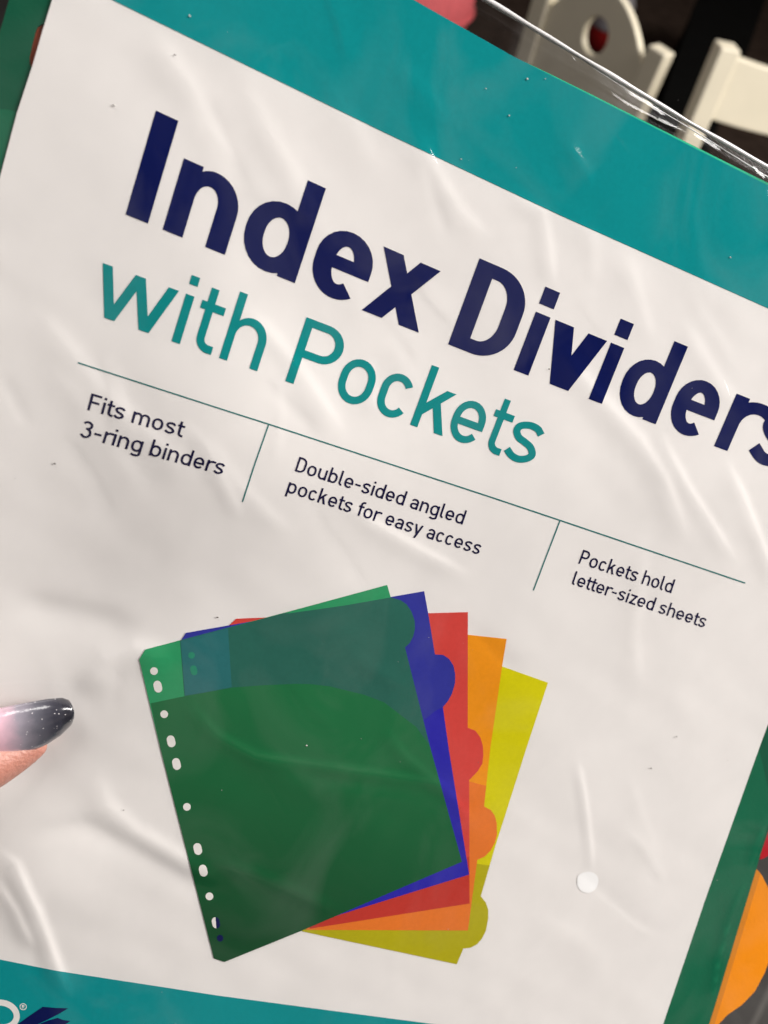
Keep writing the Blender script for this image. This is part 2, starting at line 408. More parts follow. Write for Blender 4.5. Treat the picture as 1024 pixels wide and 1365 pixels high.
def glyph(ch, w, W_, wh=None):
    wh = wh or w                       # horizontal stroke weight
    h = w / 2; hv = wh / 2; r = (W_ - w) / 2; cx = W_ / 2; ry = r * 1.12
    g = []
    if ch == 'I': g += box(0, 0, W_, 1)
    elif ch == 'i':
        g += box(0, 0, W_, XH); g += box(0, 0.80 if w > .15 else 0.845, W_, 1.0 if w > .15 else 0.845 + w * 1.12)
    elif ch == '-': g += box(0, 0.33, W_, 0.33 + wh)
    elif ch in 'nhm':
        g += box(0, 0, w, XH if ch != 'h' else 1)
        if ch == 'm':
            x = h
            for k in range(2):
                x2 = h + (W_ - w) / 2 * (k + 1); rr = (x2 - x) / 2
                g += stroke([(x, XH * 0.55)] + arc((x + x2) / 2, XH - hv - rr * 1.1, rr, rr * 1.1, 170, 0) + [(x2, 0)], w); x = x2
        else:
            Ro = ry + hv; co = cx + 0.02; xo = w * 0.38; ci = cx; Ri = ry - hv
            outer = arc(co, XH - Ro, co - xo, Ro, 180, 90, 10) + arc(co, XH - Ro, W_ - co, Ro, 90, 0, 10)[1:] + [(W_, 0)]
            inner = arc(ci, XH - wh - Ri, ci - w, Ri, 180, 90, 10) + arc(ci, XH - wh - Ri, W_ - w - ci, Ri, 90, 0, 10)[1:] + [(W_ - w, 0)]
            g += [[outer[k], outer[k + 1], inner[k + 1], inner[k]] for k in range(len(outer) - 1)]
    elif ch == 'u':
        g += box(W_ - w, 0, W_, XH)
        g += stroke([(h, XH)] + arc(cx, hv + ry, r, ry, 180, 356), w)
    elif ch in 'dbpqg':
        g += stroke(oval(h, hv, W_ - h, XH - hv), w, True, wh)
        if ch == 'd': g += box(W_ - w, 0, W_, 1)
        if ch == 'b': g += box(0, 0, w, 1)
        if ch == 'p': g += box(0, -0.27, w, XH)
        if ch == 'g':
            g += box(W_ - w, 0, W_, XH)
            g += stroke([(W_ - h, 0.05)] + arc(cx, -0.10, r, 0.115, 0, -150), w)
    elif ch == 'o': g += stroke(oval(h, hv, W_ - h, XH - hv), w, True, wh)
    elif ch == 'c': g += stroke(arc(cx, XH - hv - ry, r, ry, 30, 180) + arc(cx, hv + ry, r, ry, 180, 330), w)
    elif ch == 'e':
        ry2 = ry * 1.05; b = XH * (0.47 if w < .15 else 0.515); wb = wh if w < .15 else wh * 0.88
        g += stroke([(W_ - h, b - wb / 2), (W_ - h, XH - hv - ry2)] + arc(cx, XH - hv - ry2, r, ry2, 0, 180) + arc(cx, hv + ry2, r, ry2, 180, 322 if w < .15 else 308), w, wv=wh)
        g += box(h, b - wb / 2, W_ - h, b + wb / 2)
    elif ch == 'a':
        g += box(W_ - w, 0, W_, XH - 0.2)
        g += stroke([(W_ * 0.10, XH - hv - 0.07)] + arc(cx, XH - hv - ry * 0.85, r, ry * 0.85, 140, 0), w)
        g += stroke([(W_ - h, XH * 0.60 - h), (h + r * 0.75, XH * 0.60 - h)] + arc(h + r * 0.75, XH * 0.30, r * 0.75, XH * 0.30 - h, 90, 270) + [(W_ * 0.6, h), (W_ - h, XH * 0.2)], w)
    elif ch == 's':
        if w > .15:
            c = [(W_ * 0.91, XH - 0.165), (W_ * 0.72, XH - hv - 0.005), (W_ * 0.45, XH - hv), (h + 0.035, XH - 0.155), (h + 0.02, XH * 0.66), (W_ * 0.40, XH * 0.53), (W_ * 0.66, XH * 0.47), (W_ - h - 0.01, XH * 0.33), (W_ - h - 0.02, 0.165), (W_ * 0.6, hv), (W_ * 0.34, hv), (W_ * 0.05, 0.165)]
        else:
            c = [(W_ * 0.93, XH - 0.145), (W_ * 0.75, XH - hv - 0.012), (W_ * 0.48, XH - hv), (h + 0.045, XH - 0.115), (h + 0.01, XH * 0.70), (h + 0.08, XH * 0.565), (W_ * 0.5, XH * 0.51), (W_ - h - 0.07, XH * 0.435), (W_ - h, XH * 0.29), (W_ - h - 0.05, 0.115), (W_ * 0.54, h), (W_ * 0.28, h + 0.015), (W_ * 0.05, 0.15)]
        g += stroke(spline(c), w, wv=wh)
    elif ch == 't':
        x = W_ * 0.38
        g += stroke([(x, 0.91), (x, 0.20)] + arc(x + 0.20 - h, 0.20, 0.20 - h, 0.20 - h, 180, 270, 8) + [(W_ * 0.98, h)], w)
        g += box(0, XH - wh, W_, XH)
    elif ch == 'l':
        g += stroke([(h, 1), (h, 0.20)] + arc(h + 0.2 - h, 0.20, 0.2 - h, 0.2 - h, 180, 270, 8) + [(W_, h)], w)
    elif ch == 'f':
        x = W_ * 0.40
        g += stroke([(x, 0), (x, 0.80)] + arc(x + 0.2 - h, 0.80, 0.2 - h, 0.2 - h, 180, 90, 8) + [(W_, 1 - h)], w)
        g += box(0, XH - wh, W_ * 0.94, XH)
    elif ch == 'r':
        g += box(0, 0, w, XH)
        rr = W_ - h - 0.03
        g += stroke(arc(h + rr * 0.92, XH - hv - rr * 0.85, rr * 0.92, rr * 0.85, 172, 62), w, wv=wh)
    elif ch == 'k':
        g += box(0, 0, w, 1)
        g += [[(w * 0.9, 0.20), (w * 0.9, 0.40), (W_ - w * 1.45, XH), (W_ - 0.02, XH)]]
        g += [[(W_ * 0.40, 0.44), (W_ - w * 1.2, 0), (W_, 0), (W_ * 0.56, 0.56)]]
    elif ch in 'vw':
        wx = w * 1.12
        if ch == 'v':
            g += diag(wx / 2, XH, cx, 0, wx); g += diag(W_ - wx / 2, XH, cx, 0, wx)
        else:
            a = W_ * 0.275
            for x0, x1 in ((wx / 2, a), (cx, a), (cx, W_ - a), (W_ - wx / 2, W_ - a)): g += diag(x0, XH, x1, 0, wx)
    elif ch == 'y':
        wx = w * 1.08
        g += diag(wx / 2, XH, cx, 0, wx); g += diag(W_ - wx / 2, XH, cx - (W_ - wx) / 2 * 0.37, -0.26, wx)
    elif ch == 'x':
        wx = w * 1.25
        g += diag(wx / 2, XH, W_ - wx / 2, 0, wx); g += diag(W_ - wx / 2, XH, wx / 2, 0, wx)
    elif ch == 'z':
        g += box(0, XH - wh, W_, XH); g += box(0, 0, W_, wh); g += diag(W_ - w * 0.62, XH - wh * .5, w * 0.62, wh * .5, w * 1.2)
    elif ch == 'D':
        q = min(W_ * 0.58, 0.42)
        g += stroke([(h, hv), (W_ - q, hv)] + arc(W_ - q, q + 0.02, q - h, q + 0.02 - hv, -90, 0) + arc(W_ - q, 1 - q - 0.02, q - h, q + 0.02 - hv, 0, 90) + [(h, 1 - hv)], w, wv=wh)
        g += box(0, 0, w, 1)
    elif ch == 'P':
        b = 0.415; q = (1 - b) / 2
        g += box(0, 0, w, 1)
        g += stroke([(h, b + h), (W_ - q * 0.9, b + h)] + arc(W_ - q * 0.9, b + q, q * 0.9 - h, q - h, -90, 90) + [(h, 1 - h)], w)
    elif ch == 'F':
        g += box(0, 0, w, 1); g += box(0, 1 - wh, W_, 1); g += box(0, 0.45, W_ * 0.90, 0.45 + wh)
    elif ch == '3':
        q1, q2 = 0.225, 0.275
        g += stroke(arc(cx, 1 - h - q1 + h / 2, r * 0.92, q1 - h / 2, 155, -75) + [(cx - 0.03, 0.545)], w)
        g += stroke([(cx - 0.03, 0.545)] + arc(cx, q2 + h / 2 - 0.005, r, q2 - h / 2, 75, -155), w)
    return g
WID = {'F': .53, 'i': None, 't': .35, 's': .48, 'm': .86, 'o': .54, '3': .54, '-': .34, 'r': .37, 'n': .53, 'g': .54, 'b': .54, 'd': .54, 'e': .53,
       'D': .58, 'u': .53, 'l': .21, 'a': .50, 'p': .54, 'c': .49, 'k': .50, 'f': .36, 'y': .54, 'P': .57, 'h': .53, 'z': .47, 'w': .8}
def text_line(txt, bl, br, up0, up1, w, gap=0.13, space=0.27):
    """polygons in photo pixels for a line of text from BL to BR on the baseline; UP0/UP1 are the cap heights there"""
    x = 0.0; items = []; prev = ' '
    for ch in txt:
        if ch == ' ': x += space; prev = ' '; continue
        wd_ = WID[ch] or w
        k = gap * (0.7 if ch in 'tfyz' else 1.0)
        if items and prev in 'rtfy': x -= gap * 0.4
        if ch in 'ty' and items and prev != ' ': x -= gap * 0.25
        items.append((ch, x, wd_)); x += wd_ + k; prev = ch
    tot = items[-1][1] + items[-1][2]
    bl, br, up0, up1 = (np.array(v, float) for v in (bl, br, up0, up1))
    # perspective along the line: far end is smaller
    ratio = np.linalg.norm(up1) / np.linalg.norm(up0)
    out = []
    for ch, x0, wd_ in items:
        for poly in glyph(ch, w, wd_):
            q = []
            for gx, gy in poly:
                s = (x0 + gx) / tot
                t = s * ratio / (1 - s + s * ratio) if False else s / (s + (1 - s) / ratio) if False else (s * (1 + (1 - s) * (1 - ratio)))
                q.append(tuple(bl + (br - bl) * t + (up0 + (up1 - up0) * t) * gy))
            out.append(q)
    return out

def placed(items, base, up, w, wh=None):
    out = []
    for ch, xl, xr, W_, ww in items:
        for poly in glyph(ch, ww or w, W_, wh):
            q = []
            for gx, gy in poly:
                x = xl + (xr - xl) * gx / W_
                b = np.array((x, base(x))); q.append(tuple(b + np.array(up(x)) * gy))
            out.append(q)
    return out

# ------------------------------------------------------------------ the printed cover card
MM = 1e-3
cover = empty('cover_card', W((0, 0, D0)), 'white printed cover card with teal bands, navy headline and a picture of fanned dividers', 'card')
CARD = [(143,-241),(552,0),(680,72.7),(710,88),(868,168),(1010,240),(1250,362),(1160,570),(1024,965),(1004,1020),(940,1200),(884.5,1365),(810,1620),(-360,1480),(-277,1279),(0,236),(22.8,150),(43.2,88),(56.5,42),(69.5,0)]
sheet('card_sheet', [CARD], PAPER, cover, 0.0, step=4, thick=0.25 * MM)
TOPBAND = [(143,-241),(552,0),(680,72.7),(710,88),(868,168),(1010,240),(1250,362),(1190,482),(1024,411),(748,287.5),(512,176.3),(150,0),(81,-34)]
sheet('teal_band', [TOPBAND], TEAL, cover, 0.07 * MM, step=5)
BOTBAND = [(-277,1222),(-120,1253),(0,1279),(75,1294),(290,1327),(512,1356.5),(700,1381),(878,1402),(810,1620),(-360,1480)]
sheet('teal_band', [BOTBAND], TEAL, cover, 0.07 * MM, step=6)

# headline
bx = np.array([167.6,196.9,482.5,597.6,685,785,874.2,952,969.3,1045]); by = np.array([285.7,297.6,413.4,458.9,492.8,531.4,564.9,595.3,601.5,628])
bco = np.polyfit(bx, by, 3)
def tbase(x): return float(np.polyval(bco, x))
def tup(x):
    return (float(np.interp(x, [168,370,600,860,1040],[40.4,41.4,41.9,43.0,43.6])), float(np.interp(x, [168,370,600,860,1040],[-138.5,-127.5,-114.5,-104,-96])))
TITLE = [('I',167.6,197.4,.21,None),('n',217,300,.63,None),('d',314.0,393.2,.66,None),('e',406.3,478.8,.60,None),('x',482.5,558.4,.66,.185),
         ('D',597.6,671.5,.64,None),('i',685,704.5,.2,None),('v',711,779.6,.64,.205),('i',785,802.5,.2,None),('d',815.5,874.2,.66,None),('e',884.4,939.6,.60,None),('r',952,993,.46,None),('s',996,1042,.56,None)]
sheet('headline_lettering', placed(TITLE, tbase, tup, .2, .150), NAVY, cover, 0.080 * MM, step=4)

def sbase(x): return 424.5 + 0.3500 * (x - 142.3)
def sup(x): return (float(np.interp(x,[140,380,550,700],[27.6,28.4,29.3,29.5])), float(np.interp(x,[140,292,380,547,700],[-93.5,-88.6,-85.2,-79.6,-75])))
SUBT = [('w',117.8,219.3,.98,None),('i',228.7,239.9,.12,None),('t',250.5,281.8,.36,None),('h',292.2,343,.56,None),('P',380.5,437,.60,None),('o',443.6,488,.55,None),('c',496.6,537,.50,None),
        ('k',546.8,590,.52,None),('e',593.6,634.8,.55,None),('t',641,666,.36,None),('s',669.5,708,.50,None)]
sheet('subtitle_lettering', placed(SUBT, sbase, sup, .116), TEALTXT, cover, 0.080 * MM, step=4)
CAPW = .118
for txts in ([('Fits most', (116.4,546.2),(243,583),(5.9,-22),(6.3,-21.2)), ('3-ring binders',(105,581.5),(296,633.2),(6.6,-22),(7,-20.4))],
             [('Double-sided angled',(393,627.9),(616.6,699.4),(6.5,-19.2),(6.3,-18.6)), ('pockets for easy access',(381.5,656),(638,739.6),(6.6,-19.3),(6.6,-18.2))],
             [('Pockets hold',(770.9,751.1),(894.8,790.9),(7,-18.4),(5.9,-18.2)), ('letter-sized sheets',(761.8,778.8),(938.5,837.0),(6.2,-17.6),(6,-17.2))]):
    pl = []
    for t in txts: pl += text_line(*t, CAPW)
    sheet('caption_lettering', pl, NAVYTXT, cover, 0.080 * MM, step=4)
def pxline(pts, w):
    return stroke(pts, w)
sheet('rule_line', pxline([(104,483.4),(310,550),(358.5,565.4),(660,664.5),(747,693.7),(993.5,777.2)], 1.7), RULE, cover, 0.080 * MM, step=4, grid=False)
sheet('rule_line', pxline([(358.1,566.6),(340,618),(323.4,669)], 1.7), RULE, cover, 0.080 * MM, step=4, grid=False)
sheet('rule_line', pxline([(746.4,694.8),(729,740),(711.2,787)], 1.6), RULE, cover, 0.080 * MM, step=4, grid=False)

# maker's mark, mostly out of frame
ring = [(2 + 20.5 * math.cos(a), 1353 + 16.5 * math.sin(a) + 1.5 * math.cos(a)) for a in np.linspace(-1.5, 1.5, 16)]
sheet('logo_lettering', stroke([(-22,1334)] + ring + [(-26,1366)], 8.0) + box(-27, 1330, -19, 1370), WHITEINK, cover, 0.110 * MM, step=3)
sheet('registered_mark', stroke(arc(31,1342,4.3,4.1,0,360,20), 1.0, True) + box(29.3,1339.6,30.2,1344.6) + stroke([(29.5,1340)] + arc(31,1341.1,1.3,1.1,90,-90,6) + [(29.6,1342.2)], .8) + diag(31.2,1342.2,32.4,1344.6,.9), WHITEINK, cover, 0.110 * MM, step=2, grid=False)
sheet('logo_swoosh', [[(57,1342),(74,1343.5),(91,1344),(79,1351.5),(62,1360),(45,1368),(20,1368),(38,1355)]], NAVY, cover, 0.110 * MM, step=3)
sheet('logo_swoosh', [[(50,1366),(64,1360.5),(77,1356.8),(84,1359.5),(94,1361),(80,1370),(40,1374)]], NAVY, cover, 0.110 * MM, step=3)

# the picture of five fanned dividers
YEL = [(600,870),(670.7,888.7),(730.6,910),(701,1000),(661.4,1124.7),(641,1194.8),(647.8,1203),(651,1213),(651,1224),(647.8,1241),(642,1252),(635.8,1259),(627,1263.5),(617.7,1264.5),(609,1285.4),(402.7,1241.6),(420,1100)]
ORA = [(600,843.5),(675.5,851.7),(669.5,888),(653.4,1000),(645.4,1075),(654.6,1080),(659.5,1087),(662.3,1097),(662.5,1112.8),(660,1123),(654,1134),(646,1142),(636.5,1146),(623.9,1240.4),(408,1239.6),(500,1000)]
RED = [(303,836),(315,824.7),(357,823),(623.8,816),(623.6,970),(633.8,974),(640.5,983),(643.8,994),(644.4,1007),(643,1018),(637,1028),(625.6,1040),(626,1204.4),(413,1238),(400,1100)]
BLU = [(240,856),(248,843.6),(565.6,788),(570.8,817),(580,872.3),(591,873),(599,878.5),(604.5,887),(607,899),(606.7,911),(602.5,925),(597,935),(590.5,942.6),(598.6,1000),(625.6,1165.8),(454.7,1218.7),(330,1262),(293,1272),(288,1226)]
GRN = [(185.6,879),(194,865.7),(379.6,816.7),(460,795),(516.3,779.7),(521,796.3),(534,800),(542,805.5),(548.5,815),(553,828),(553.3,838),(551,848),(546.5,857),(540,863),(573,994),(616,1148.7),(400,1241.6),(299.4,1282.4),(285.3,1277.5),(214.5,1000)]
def clip(poly, a, b):
    """part of POLY on the left of a->b (pixels, y down: left means above when going right)"""
    out = []; a = np.array(a, float); b = np.array(b, float); d = b - a
    s = [d[0] * (p[1] - a[1]) - d[1] * (p[0] - a[0]) for p in poly]
    for i in range(len(poly)):
        p, q = np.array(poly[i], float), np.array(poly[(i + 1) % len(poly)], float); s0, s1 = s[i], s[(i + 1) % len(poly)]
        if s0 <= 0: out.append(tuple(p))
        if (s0 < 0 < s1) or (s1 < 0 < s0): out.append(tuple(p + (q - p) * s0 / (s0 - s1)))
    return out
y_ = sheet('printed_divider', [YEL], inkmat('printed_yellow', (197, 190, 2)), cover, 0.080 * MM, step=4)
sheet('pocket_tint', [clip(YEL, (700,1160), (400,1120))[::-1]], inkmat('printed_olive', (166, 158, 22)), y_, 0.095 * MM, step=4)
o_ = sheet('printed_divider', [ORA], inkmat('printed_orange', (220, 138, 26)), cover, 0.110 * MM, step=4)
sheet('pocket_tint', [clip(ORA, (690,1058), (500,1010))[::-1]], inkmat('printed_deep_orange', (212, 112, 42)), o_, 0.125 * MM, step=4)
r_ = sheet('printed_divider', [RED], inkmat('printed_red', (196, 66, 60)), cover, 0.140 * MM, step=4)
sheet('pocket_tint', [[(640,1095),(640,1215),(400,1250),(400,1170)]], inkmat('printed_deep_red', (176, 52, 44)), r_, 0.155 * MM, step=4, subs=[]) if False else None
sheet('pocket_tint', [clip(RED, (640,1140), (380,1180))[::-1]], inkmat('printed_deep_red', (178, 54, 45)), r_, 0.155 * MM, step=4)
b_ = sheet('printed_divider', [BLU], inkmat('printed_blue', (48, 52, 142)), cover, 0.170 * MM, step=4)
sheet('pocket_tint', [[(590.5,942.6),(598.6,1000),(625.6,1165.8),(454.7,1218.7),(420,1230),(590,1150),(565,960),(580,948)]], inkmat('printed_violet_blue', (42, 38, 156)), b_, 0.185 * MM, step=4)
HOLES = []
def oblong(cx, cy, rw, rh, tilt=-13):
    p = arc(0, rh - rw, rw, rw, 0, 180, 8) + arc(0, -(rh - rw), rw, rw, 180, 360, 8)
    c, s = math.cos(math.radians(tilt)), math.sin(math.radians(tilt))
    return [(cx + x * c - y * s, cy + x * s + y * c) for x, y in p]
for cx, cy, k in ((205.4,894.6,0),(210.5,915.3,1),(219,952,0),(228.2,988.2,1),(235.4,1018.4,1),(249.3,1075.6,0),(263.7,1131.7,1),(271,1160.6,1),(279.3,1194.8,0)):
    HOLES.append(oblong(cx, cy, 5.2, 5.2) if k == 0 else oblong(cx, cy, 5.4, 8.0))
GBASE = inkmat('printed_green', (44, 140, 92))
g_ = sheet('printed_divider', [GRN], GBASE, cover, 0.210 * MM, step=4)
ARC = [(201,937.5),(246,928),(270,924),(310,916.5),(350,913.5),(395,911.5),(415,912),(440,915),(485,926),(512,936),(525,946),(555,969),(573,994)]
over = [(240,854),(262,849.3),(379.6,826),(460,809.3),(521,796.3),(534,800),(542,805.5),(548.5,815),(553,828),(553.3,838),(551,848),(546.5,857),(540,863),(573,994)] + ARC[::-1][1:-1]
over[0] = (240, 853.8)
OVER = [(240,853.6),(306,836.3),(379.6,817.2),(386,817.5),(460,807),(521,796.3),(534,800),(542,805.5),(548.5,815),(553,828),(553.3,838),(551,848),(546.5,857),(540,863),(573,994)] + ARC[::-1][1:-1]
sheet('overlap_tint', [OVER], inkmat('printed_teal_green', (42, 95, 83)), g_, 0.225 * MM, step=4)
sheet('overlap_tint', [[(241,854.2),(304,837.5),(309,916),(270,923.4),(246.6,927.2)]], inkmat('printed_blue_green', (42, 102, 104)), g_, 0.240 * MM, step=4)
PKT = ARC + [(616,1148.7),(400,1241.6),(299.4,1282.4),(285.3,1277.5),(214.5,1000)]
def green_print():
    m = inkmat('printed_pocket_green', (34, 108, 64))
    return m
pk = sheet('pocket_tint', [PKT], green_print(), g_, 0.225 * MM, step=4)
# mid to deep green: print tone plus thinning film haze put into the colour
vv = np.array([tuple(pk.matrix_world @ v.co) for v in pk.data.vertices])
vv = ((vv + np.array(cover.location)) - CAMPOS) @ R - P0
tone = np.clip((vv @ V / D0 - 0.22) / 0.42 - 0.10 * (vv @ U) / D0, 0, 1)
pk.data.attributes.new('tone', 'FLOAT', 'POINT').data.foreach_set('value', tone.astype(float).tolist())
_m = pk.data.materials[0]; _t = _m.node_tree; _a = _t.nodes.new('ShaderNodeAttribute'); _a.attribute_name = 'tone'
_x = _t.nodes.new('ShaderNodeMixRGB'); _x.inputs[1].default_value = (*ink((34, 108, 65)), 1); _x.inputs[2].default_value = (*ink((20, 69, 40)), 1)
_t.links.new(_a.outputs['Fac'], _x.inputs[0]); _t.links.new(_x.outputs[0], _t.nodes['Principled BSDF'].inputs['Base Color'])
for h in HOLES: sheet('punch_hole', [h], WHITEINK, g_, 0.250 * MM, step=3, grid=False)
sheet('punch_hole', [oblong(288,1230,5.2,7.6)], WHITEINK, g_, 0.250 * MM, step=3, grid=False)
sheet('punch_hole', [clip(oblong(288,1230,5.2,7.6), (285.5,1200), (290.5,1260))], NAVY, g_, 0.265 * MM, step=3, grid=False)
sheet('punch_hole', [oblong(293.5,1250.6,4.2,4.6)], NAVY, g_, 0.250 * MM, step=3, grid=False)
HG = inkmat('printed_hole_green', (40, 128, 100))
sheet('punch_hole', [oblong(255.5,873.5,4.4,4.4)], HG, g_, 0.255 * MM, step=3, grid=False)
sheet('punch_hole', [oblong(258.5,893.5,4.4,6.6)], HG, g_, 0.255 * MM, step=3, grid=False)

# ------------------------------------------------------------------ real dividers behind the card
gd = empty('divider_sheet', W((0, 0, D0)), 'dark green plastic divider showing as strips along both sides of the white card', 'divider', 'plastic dividers inside the sleeve')
GD = [(-95,410),(0,42),(12,0),(70,-245),(127,-236),(600,31),(700,86),(790,127),(868,165.6),(950,207),(1010,236.5),(1262,360),(1215,560),(1100,880),(1013,1142),(1008,1160),(946,1365),(870,1640),(-440,1520)]
sheet('divider_body', [GD], GREENP, gd, -0.7 * MM, subs=[[(90,30),(56,32),(51,35),(48,40),(43.5,58),(39.5,76),(39.5,84),(42,89),(60,92),(90,60)]], step=5, thick=0.4 * MM)
sheet('pocket', [[(-75,330),(-40,160),(0,145.5),(12,146.5),(40,154),(300,300),(900,700),(1012,1000),(1030,1075),(1013,1141),(1008,1159.5),(946.5,1364),(870,1630),(-430,1510)]], GREENPK, gd, -0.5 * MM, step=6)
sheet('top_edge_glow', [[(690,78),(730,97),(790,126.5),(868,166),(950,207),(1010,237),(1262,361),(1258,366),(1010,244),(868,172),(780,127)]], plastic('painted_edge_glow', (0,168,126)), gd, -0.45 * MM, step=4, grid=False)  # paler green strip paints the glow of the translucent sheet's edge
ogd = empty('divider_sheet', W((0, 0, D0)), 'orange plastic divider with a big rounded tab sticking out at the lower right', 'divider', 'plastic dividers inside the sleeve')
OT = [(1008,1158),(1016,1167),(1024,1183),(1032,1206),(1034,1235),(1030,1268),(1020,1297),(1007,1322),(990,1340),(970,1354),(958,1367),(880,1640),(600,1630),(-350,1490),(-200,1000),(400,700),(900,1000)]
sheet('divider_body', [OT], ORANGEP, ogd, -1.5 * MM, step=9, thick=0.4 * MM)
sheet('tab_fold', [[(1008.2,1158),(1014,1164),(958,1350),(944,1400),(936,1400)]], ORANGEPK, ogd, -1.3 * MM, step=6, grid=False)
rgd = empty('divider_sheet', W((0, 0, D0)), 'red plastic divider with its tab just showing at the right edge above the orange one', 'divider', 'plastic dividers inside the sleeve')
sheet('divider_body', [[(1150,560),(1026,1092),(1019,1112),(1015,1126),(1013,1146),(1019,1144),(1028,1138),(1040,1120),(1060,1080),(1200,600),(1210,430),(900,280),(127,-150),(30,-80),(-60,400),(-200,950),(-200,1100),(300,1100),(900,1000),(980,960)]], REDP, rgd, -2.3 * MM, step=9, thick=0.4 * MM)
sheet('tab_fold', [[(100,10),(40,20),(30,100),(60,105),(100,50)]], MAROON, rgd, -1.2 * MM, step=6)

# ------------------------------------------------------------------ clear sleeve
sl = empty('plastic_sleeve', W((0, 0, D0)), 'crinkled clear plastic sleeve with a shiny welded top edge around the white card', 'sleeve')
TOPE = [(330,-168),(520,-50),(630,-13),(680,17),(800,90),(920,162.5),(1024,222),(1300,375)]
def film(name, off, m, nx, ny, filmk):
    """a regular sheet hanging from the welded edge"""
    def along(P, n):
        P = np.array(P, float); d = np.r_[0, np.cumsum(np.hypot(*np.diff(P, axis=0).T))]
        t = np.linspace(0, d[-1], n); return np.column_stack((np.interp(t, d, P[:, 0]), np.interp(t, d, P[:, 1])))
    top = along([(40,-300)] + TOPE[1:-1] + [(1200,320)], nx); bot = along([(-420,1470), (980,1640)], nx)
    t = np.linspace(0, 1, ny)[:, None, None]
    px = (top[None] * (1 - t) + bot[None] * t).reshape(-1, 2)
    uv = px_to_uv(px, off)
    h = relief(uv, filmk) + off
    p3 = W(P0 + uv[:, :1] * U + uv[:, 1:2] * V - h[:, None] * N)
    k = (np.arange(ny - 1)[:, None] * nx + np.arange(nx - 1)[None]).ravel()
    fs = np.column_stack((k, k + nx, k + nx + 1, k + 1))
    me = bpy.data.meshes.new(name)
    me.vertices.add(len(p3)); me.vertices.foreach_set('co', p3.ravel())
    me.loops.add(fs.size); me.loops.foreach_set('vertex_index', fs.ravel().astype(np.int32))
    me.polygons.add(len(fs)); me.polygons.foreach_set('loop_start', np.arange(0, fs.size, 4, dtype=np.int32))
    me.update(calc_edges=True)
    o = link(name, me, m, sl)
    me.normals_split_custom_set_from_vertices(normals(uv, filmk).tolist())
    return o
film('front_film', 0.55 * MM, FILM, 520, 640, 0.5)
film('back_film', -3.2 * MM, FILMBACK, 150, 180, 0.0)
def tube(path, rad, nseg=10, squash=1.0):
    """tube through camera-axes points"""
    P = np.array(path); n = len(P); vs = []; fs = []
    for i in range(n):
        d = nrm(P[min(i + 1, n - 1)] - P[max(i - 1, 0)])
        a = nrm(np.cross(d, N)); b = np.cross(d, a)
        r = rad[i] if hasattr(rad, '__len__') else rad
        for k in range(nseg):
            t = 2 * math.pi * k / nseg
            vs.append(P[i] + r * (math.cos(t) * a + squash * math.sin(t) * b))
    for i in range(n - 1):
        for k in range(nseg):
            fs.append((i * nseg + k, i * nseg + (k + 1) % nseg, (i + 1) * nseg + (k + 1) % nseg, (i + 1) * nseg + k))
    fs.append(tuple(range(nseg))[::-1]); fs.append(tuple(range((n - 1) * nseg, n * nseg)))
    return vs, fs
pe = np.array(densify(TOPE, 6)[:-int(1)])
# keep only the open run along the edge
run = [p for p in densify(TOPE, 6) if True]
cut = next(i for i, p in enumerate(run) if abs(p[0] - 1300) < 1e-6)
run = np.array(run[:cut + 1])
ue = px_to_uv(run, 0.0)
pts = frame3(ue, np.full(len(run), -0.4 * MM))
rads = [0.52 * MM * (1 + 0.25 * math.sin(i * 0.31) * math.sin(i * 0.11 + 1)) for i in range(len(run))]
vs, fs = tube(pts, rads, 10)
me = bpy.data.meshes.new('welded_edge'); me.from_pydata(W(np.array(vs)).tolist(), [], fs); link('welded_edge', me, SEAL, sl)
run2 = np.array(densify([(790,92),(860,137),(920,173),(960,198),(1024,238),(1290,384)], 6)); cut2 = next(i for i, p in enumerate(run2) if abs(p[0] - 1290) < 1e-6); run2 = run2[:cut2 + 1]
ue = px_to_uv(run2, 0.0); pts2 = frame3(ue, np.full(len(run2), 0.5 * MM))
rad2 = [(0.03 + 0.08 * min(1, i / 25)) * MM * (1 + 0.4 * math.sin(i * 0.5) * math.sin(i * 0.17 + 2)) for i in range(len(run2))]
vs, fs = tube(pts2, rad2, 8)
me = bpy.data.meshes.new('seam_line'); me.from_pydata(W(np.array(vs)).tolist(), [], fs); link('seam_line', me, SEAL, sl)
# glue dot on the film
dot = [(769.6,1172),(769.8,1180),(774,1187),(781,1190),(788.5,1189),(794.5,1184),(797.5,1176),(796.5,1168.5),(791,1163.5),(783,1162),(775.5,1164),(771,1167.5)]
dot = [tuple(p) for p in spline(dot + dot[:2], 5)][:-6]
sheet('glue_dot', [dot], mat('white_glue', (0.97, 0.97, 0.97), 0.25, 0.0, 700), sl, 0.12 * MM, step=2.5)

